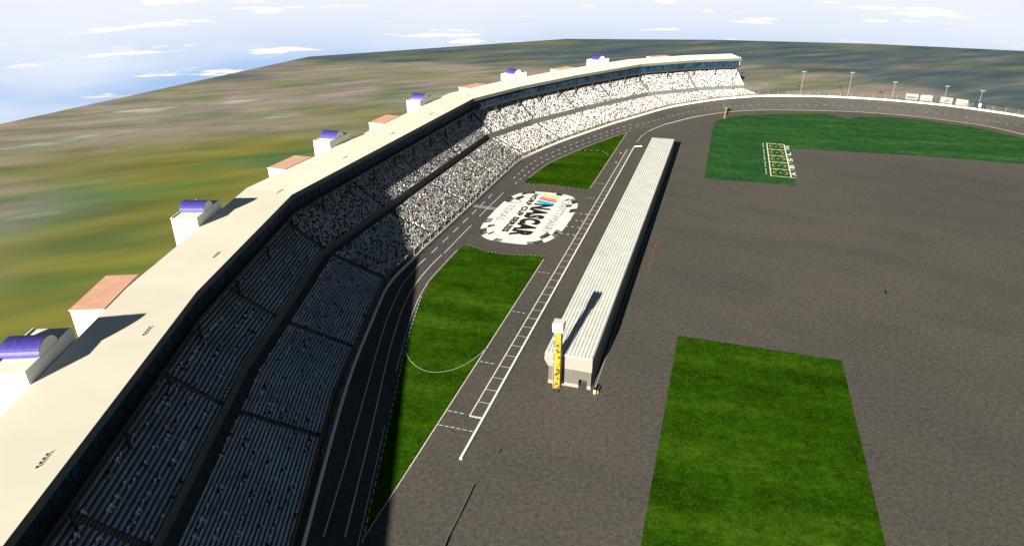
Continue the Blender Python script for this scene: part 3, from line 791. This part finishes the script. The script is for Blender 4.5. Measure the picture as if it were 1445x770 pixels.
for k in range(21): b.box((-.70, -1.03, 2.6 + k * .73), (.44, .06, .55))
local('number_plate', b, M['pylon_white'], py)
b = MB()
for k in range(22): b.box((-.0, -1.02, 2.45 + k * .73), (1.66, .05, .07))
for x in (-.84, .84): b.box((x, -1.02, 1.7), (.08, .06, 16.2))
local('frame', b, M['pylon_frame'], py)
cap = MB(); cap.hexa([(-1.25, -1.35, 18.), (1.25, -1.35, 18.), (1.25, 1.35, 18.), (-1.25, 1.35, 18.)], [(-1.35, -1.45, 20.3), (1.35, -1.45, 20.3), (1.35, 1.45, 20.3), (-1.35, 1.45, 20.3)])
capo = local('cap_box', cap, M['cap'], py)
b = MB(); x = -1.1
while x < .95:
    w = random.uniform(.16, .34); h = random.uniform(.35, .6); b.box((x + w / 2, -1.425, 18.5), (w * .7, .05, h)); x += w + .06
for x in (-.8, 0., .8): b.box((x, -1.455, 19.6), (.1, .04, .12))
local('lettering', b, M['black'], capo)

# ------------------------------------------------------------------ pit wall, barrier, small things near the garage
mb = MB(); a = U(107.4, VM - .05); 
def lowwall(pts, w, h, name, mat, label, cat, z0=0.):
    b = MB(); L = []
    for i, p in enumerate(pts):
        p = np.array(p); d = np.array(pts[min(i + 1, len(pts) - 1)]) - np.array(pts[max(i - 1, 0)]); d = d / np.linalg.norm(d); n_ = np.array([-d[1], d[0]]) * w / 2
        L.append((p + n_, p - n_))
    for (a0, b0_), (a1, b1) in zip(L[:-1], L[1:]):
        b.hexa([(*a0, z0), (*b0_, z0), (*b1, z0), (*a1, z0)], [(*(a0 * .92 + b0_ * .08), h), (*(b0_ * .92 + a0 * .08), h), (*(b1 * .92 + a1 * .08), h), (*(a1 * .92 + b1 * .08), h)])
    return tag(b.build(name, mat), label, cat)
lowwall([(-11.3, 115.7), (71.5, 384.2), (75.9, 385.4)], .62, .5, 'pit_wall', M['white'], 'low straight white wall along the pit stalls, hooked at its far end', 'pit wall')
lowwall([(-2.9, 117.7), (-5.4, 112.6), (-8.0, 107.4), (-10.2, 99.8), (-12.3, 93.1), (-13.4, 88), (-14, 80)], .26, .55, 'concrete_barrier', M['deck_wall'], 'thin bent grey barrier on the asphalt beyond the near end of the pit wall', 'barrier')
bd = thing('barrel', (20.9, 140.4, 0), 'white and grey drum at the near right corner of the garage', 'barrel')
b = MB(); b.tube((0, 0, 0), (0, 0, 1.2), .30, .30, n=14); local('body', b, M['white'], bd)
b = MB()
for z in (.05, .58, 1.12): b.tube((0, 0, z), (0, 0, z + .08), .33, n=14)
local('hoop', b, M['galv'], bd)
bo = thing('bollard', (21.7, 140.2, 0), 'short yellow bollard beside the white drum at the garage corner', 'bollard')
b = MB(); b.tube((0, 0, 0), (0, 0, 1.0), .2, .2, n=12); b.tube((0, 0, 1.0), (0, 0, 1.1), .2, .09, n=12); local('post', b, M['pylon_frame'], bo)
b = MB(); b.tube((0, 0, 0), (0, 0, .1), .34, .34, n=12); local('foot', b, M['dark'], bo)
pt = thing('marker_post', (122.9, 195.5, 0), 'small black marker post standing alone on the open asphalt', 'marker post')
b = MB(); b.tube((0, 0, .08), (0, 0, .85), .2, .26, n=10); local('body', b, M['black'], pt)
b = MB(); b.tube((0, 0, 0), (0, 0, .08), .42, .4, n=12); local('foot', b, M['dark'], pt)
b = MB(); b.tube((0, 0, .85), (0, 0, 1.0), .28, .12, n=10); local('cap', b, M['black'], pt)
c0 = thing('traffic_cone', (56.2, 239.8, 0), 'small orange traffic cone in the straight row right of the garage', 'traffic cone', 'traffic cones along the garage')
b = MB(); b.box((0, 0, 0), (.4, .4, .06)); local('foot', b, M['black'], c0)
b = MB(); b.tube((0, 0, .06), (0, 0, .66), .12, .03, n=10); local('cone', b, M['orange'], c0)
for k in range(1, 10):
    f = k / 9; copy_tree(c0, (56.2 - 7.5 * f, 239.8 - 23.8 * f, 0), 0, c0['label'])

# ------------------------------------------------------------------ painted courts on the far grass
for k in range(5):
    lab = ['nearest of the five painted boxes', 'second of the five painted boxes from the camera', 'middle one of the five painted boxes', 'second farthest of the five painted boxes', 'farthest of the five painted boxes'][k]
    u0 = 327 * math.cos(PIT) + 131.2 * math.sin(PIT) + k * 13.75; vv0 = 131.2 * math.cos(PIT) - 327 * math.sin(PIT); w = 9.6; h = 13.75
    q_ = thing('painted_court', (*U(u0, vv0), 0), 'white outlined court on far grass, ' + lab, 'painted court', 'painted courts on the far grass')
    b = MB(); Q = lambda u, v: U(u0 + u, vv0 + v)
    ribbon(b, [Q(.2, 0), Q(h - .2, 0)], .5, .020); ribbon(b, [Q(0, -.4), Q(0, w + 2.2)], .6, .024); 
    if k == 4: dashes(b, [Q(h, -.4), Q(h, w + 2.)], .7, 2.5, 1., .024)
    ribbon(b, [Q(.2, w), Q(h - .2, w)], .6, .020)
    for j in range(3): ribbon(b, [Q(3 + 4 * j, -2.3), Q(5. + 4 * j, -2.1)], .5, .020)
    ribbon(b, [Q(h - 1.2, 1.6), Q(h - 1.0, 3.8)], .5, .020); ribbon(b, [Q(h - 1.2, 5.6), Q(h - 1.2, 8)], .5, .020)
    b.build('outline', M['white'], q_)
    b = MB()
    b.poly([(*Q(h / 2 + .6 * math.cos(t), w / 2 + .6 * math.sin(t)), .022) for t in np.linspace(0, 2 * math.pi, 12, endpoint=False)][::-1])
    for sgn in (-1, 1): ribbon(b, [Q(h / 2 + 2.6 * math.cos(t), w / 2 + sgn * (1.8 + 1.6 * math.sin(t))) for t in np.linspace(.0, math.pi, 9)], .42, .022)
    b.build('yellow_mark', M['yellow'], q_)
    b = MB(); text_mesh(b, 'ABSLN'[k], 2.3, Q(3.2, w + .4), (math.sin(PIT), math.cos(PIT)), (-math.cos(PIT), math.sin(PIT)), .022, .02, 7.)
    for i_ in range(len(b.v)):
        pass
    b.v = [(v[0] + 2.3 * math.cos(PIT), v[1] - 2.3 * math.sin(PIT), v[2]) for v in b.v]
    b.build('letter', M['white'], q_)

# ------------------------------------------------------------------ palm tree
pl = thing('palm_tree', (145.9, 460.7, 0), 'lone palm tree with tan trunk at the corner of the far grass beside the track', 'palm tree')
b = MB(); prev = None
tp = [(0, 0, 0, .62), (.06, .0, .8, .46), (.2, 0, 2.6, .38), (.42, 0, 5., .42), (.66, 0, 7., .55), (.75, 0, 7.8, .40)]
for (xa, ya, za, ra), (xb, yb, zb, rb) in zip(tp[:-1], tp[1:]): b.tube((xa, ya, za), (xb, yb, zb), ra, rb, n=10)
local('trunk', b, M['bark'], pl)
b = MB()
for k in range(34):
    a = 2 * math.pi * k / 34 * 2.4 + random.uniform(-.2, .2); up = random.uniform(-.2, 2.2); L = random.uniform(2.2, 3.2)
    pp = Vector((.75, 0, 7.7)); d = Vector((math.cos(a), math.sin(a), up)).normalized(); side = Vector((-math.sin(a), math.cos(a), 0))
    for j in range(5):
        nx = pp + d * (L / 5); w0_, w1_ = .48 * (1 - j / 6), .48 * (1 - (j + 1) / 6)
        dr = Vector((0, 0, -.16))
        b.poly([pp - side * w0_ + dr, pp, nx, nx - side * w1_ + dr]); b.poly([pp, pp + side * w0_ + dr, nx + side * w1_ + dr, nx])
        pp = nx; d = (d + Vector((0, 0, -.34))).normalized()
local('crown', b, M['frond'], pl)

# ------------------------------------------------------------------ light poles and boards outside the turn
bank = lambda p: p
POLE = [((217.5, 513.5, 5.6), 17.2, 'leftmost of those beyond the far turn'), ((251.5, 509.5, 5.6), 17.2, 'second from the left of the row beyond the far turn'), ((278.5, 498.0, 5.6), 12.2, 'third from the left, left of the white billboards'),
        ((307, 482.0, 5.6), 12., 'behind the white billboard with two slanted strokes'), ((322.0, 466.5, 5.6), 11.6, 'rising behind the navy board'), ((339.5, 441, 5.6), 12.5, 'at the right edge of the photo')]
def pole(h):
    e = thing('light_pole', (0, 0, 0), 'x', 'light pole', 'light poles beyond the track')
    b = MB(); b.tube((0, 0, 0), (0, 0, h), .17, .11, n=8); local('mast', b, M['pole'], e)
    b = MB(); b.tube((-1.4, 0, h - .1), (1.4, 0, h - .1), .07, n=6); local('crossarm', b, M['pole'], e)
    for x in (-1.2, -.4, .4, 1.2):
        b = MB(); b.hexa([(x - .3, -.35, h), (x + .3, -.35, h), (x + .3, .2, h + .1), (x - .3, .2, h + .1)], [(x - .3, -.25, h + .55), (x + .3, -.25, h + .55), (x + .3, .25, h + .6), (x - .3, .25, h + .6)]); local('lamp', b, M['pole'], e)
    return e
for (p, h, lab) in POLE:
    e = pole(h); e.location = p; e['label'] = 'thin steel light pole, ' + lab
e = pole(24.5); e.location = (188.6, 579.5, 0); e['label'] = 'tall thin light pole with lamp crossarm beside the far end of the grandstand roof'
BO = [((284.6, 491.6), (291.4, 487.6), 0), ((292.4, 486.6), (298.6, 482.2), 1), ((302.3, 478.8), (307.6, 473.2), 2), ((309., 471.6), (313.6, 465.6), 3), ((316.6, 463.4), (321., 457.2), 4)]
BLAB = ['white billboard with a dark scribbled line, leftmost above the turn wall', 'white billboard with faint reddish script, second from the left above the turn wall', 'white billboard with two slanted dark strokes above the turn wall',
        'white billboard with an orange ring mark, next to the navy board', 'navy billboard with a white square in its middle, rightmost of the five']
for (pa, pb, k) in BO:
    pa = np.array(pa) + [.9, 1.2]; pb = np.array(pb) + [.9, 1.2]
    L = np.linalg.norm(pb - pa); a = math.atan2(-(pb - pa)[1], (pb - pa)[0]); c = (pa + pb) / 2
    e = thing('billboard', (*c, 5.9), BLAB[k], 'billboard', 'billboards above the turn wall', rot=a)
    L = max(L, 7.6); H_ = 4.0 if k < 4 else 3.2
    b = MB(); b.box((0, 0, 1.1), (L, .3, H_)); local('panel', b, M['board'] if k < 4 else M['navy'], e)
    for x in (-L * .35, L * .35): b = MB(); b.tube((x, .25, 0), (x, .25, 3.), .12, n=6); local('leg', b, M['galv'], e)
    b = MB(); mt = M['black']
    if k == 0:
        for j in range(9): b.box((-2.9 + j * .68, -.17, 1.9 + .3 * (j % 2)), (.5, .04, 1.1))
    elif k == 1:
        mt = M['red']
        for j in range(6): b.box((-1.8 + j * .8, -.17, 1.7 + .2 * (j % 3)), (.26, .04, .6))
    elif k == 2:
        for x in (-.7, .9): b.hexa([(x - .25, -.2, 1.8), (x + .25, -.2, 1.8), (x + .25, -.16, 1.8), (x - .25, -.16, 1.8)], [(x + .45, -.2, 3.9), (x + .95, -.2, 3.9), (x + .95, -.16, 3.9), (x + .45, -.16, 3.9)])
    elif k == 3:
        mt = M['orange_mark']
        for j in range(14):
            t = 2 * math.pi * j / 14; t2 = 2 * math.pi * (j + 1) / 14
            b.poly([(r * math.cos(u), -.18, 3. + r * math.sin(u)) for r, u in ((1.1, t), (1.1, t2), (.75, t2), (.75, t))])
    else:
        mt = M['white']; b.box((0, -.17, 1.4), (1.6, .04, 2.6))
    local('mark', b, mt, e)

# ------------------------------------------------------------------ light, sky, camera
AZ, EL = R(21.2), R(15.8)                        # heading the light travels to, and the sun's height
L = Vector((math.sin(AZ) * math.cos(EL), math.cos(AZ) * math.cos(EL), -math.sin(EL)))
sd = bpy.data.lights.new('sun', 'SUN'); sd.energy = 5.0; sd.angle = R(.5); sd.color = (1., .93, .80)
so = bpy.data.objects.new('sun', sd); COL.objects.link(so); so.rotation_mode = 'QUATERNION'; so.rotation_quaternion = (-L).to_track_quat('Z', 'Y')
w = bpy.data.worlds.new('World'); SC.world = w; w.use_nodes = True; nt = w.node_tree
bg = nt.nodes['Background']; bg.inputs['Strength'].default_value = .05
sky = nt.nodes.new('ShaderNodeTexSky'); sky.sky_type = 'NISHITA'; sky.sun_disc = False
sky.sun_elevation = EL; sky.sun_rotation = AZ + math.pi; sky.air_density = .25; sky.dust_density = .1; sky.ozone_density = 0.; sky.altitude = 3000
tc = nt.nodes.new('ShaderNodeTexCoord'); gv = tc.outputs['Generated']
sep = nt.nodes.new('ShaderNodeSeparateXYZ'); nt.links.new(gv, sep.inputs[0])
zz = math_n(nt, 'MAXIMUM', sep.outputs['Z'], .02)
cmb = nt.nodes.new('ShaderNodeCombineXYZ'); nt.links.new(sep.outputs['X'], cmb.inputs[0]); nt.links.new(sep.outputs['Y'], cmb.inputs[1]); nt.links.new(zz, cmb.inputs[2])
nt.links.new(cmb.outputs[0], sky.inputs['Vector'])
def band(lo, hi):
    m = nt.nodes.new('ShaderNodeMapRange'); m.inputs['From Min'].default_value = lo; m.inputs['From Max'].default_value = hi
    m.interpolation_type = 'SMOOTHSTEP'; nt.links.new(sep.outputs['Z'], m.inputs['Value']); return m.outputs['Result']
# bright hazy air low down, thin cloud sheets above it
HZ = 5.2
low = ramp(nt, band(-.24, -.05), [(0., (.33 * HZ, .57 * HZ, 1.0 * HZ)), (.6, (.52 * HZ, .73 * HZ, 1.10 * HZ)), (1., (1.0 * HZ, 1.06 * HZ, 1.16 * HZ))])
c_soft = noise(nt, 2.4, 4., .55, gv, stretch=(1, 1, 5.))
col = mix(nt, ramp(nt, c_soft, [(.46, (0,) * 3), (.70, (.7,) * 3)]), low, (1.08 * HZ, 1.12 * HZ, 1.18 * HZ))
c_str = noise(nt, 7., 5., .6, gv, stretch=(1, 1, 11.))
k = math_n(nt, 'MULTIPLY', ramp(nt, c_str, [(.585, (0,) * 3), (.63, (1,) * 3)]), band(-.20, -.13))
col = mix(nt, k, col, (1.36 * HZ, 1.22 * HZ, 1.15 * HZ))
fin = mix(nt, band(-.04, .03), col, mix(nt, 1., sky.outputs['Color'], (1.15, 1.05, .78), 'MULTIPLY'))
nt.links.new(fin, bg.inputs['Color'])

cam = bpy.data.cameras.new('camera'); co = bpy.data.objects.new('camera', cam); COL.objects.link(co)
co.location = (0, 0, 100); co.rotation_euler = (R(90 - 25.2625), 0, 0)
cam.sensor_width = 36; cam.lens = 36 * 943 / 1445; cam.clip_start = .5; cam.clip_end = 6000
SC.camera = co
vs = SC.view_settings; vs.view_transform = 'Standard'; vs.look = 'None'; vs.gamma = 1; vs.use_curve_mapping = False; vs.exposure = 1.7
SC.render.engine = 'CYCLES'
cy = SC.cycles; cy.use_denoising = True; cy.max_bounces = 5; cy.diffuse_bounces = 2; cy.glossy_bounces = 2
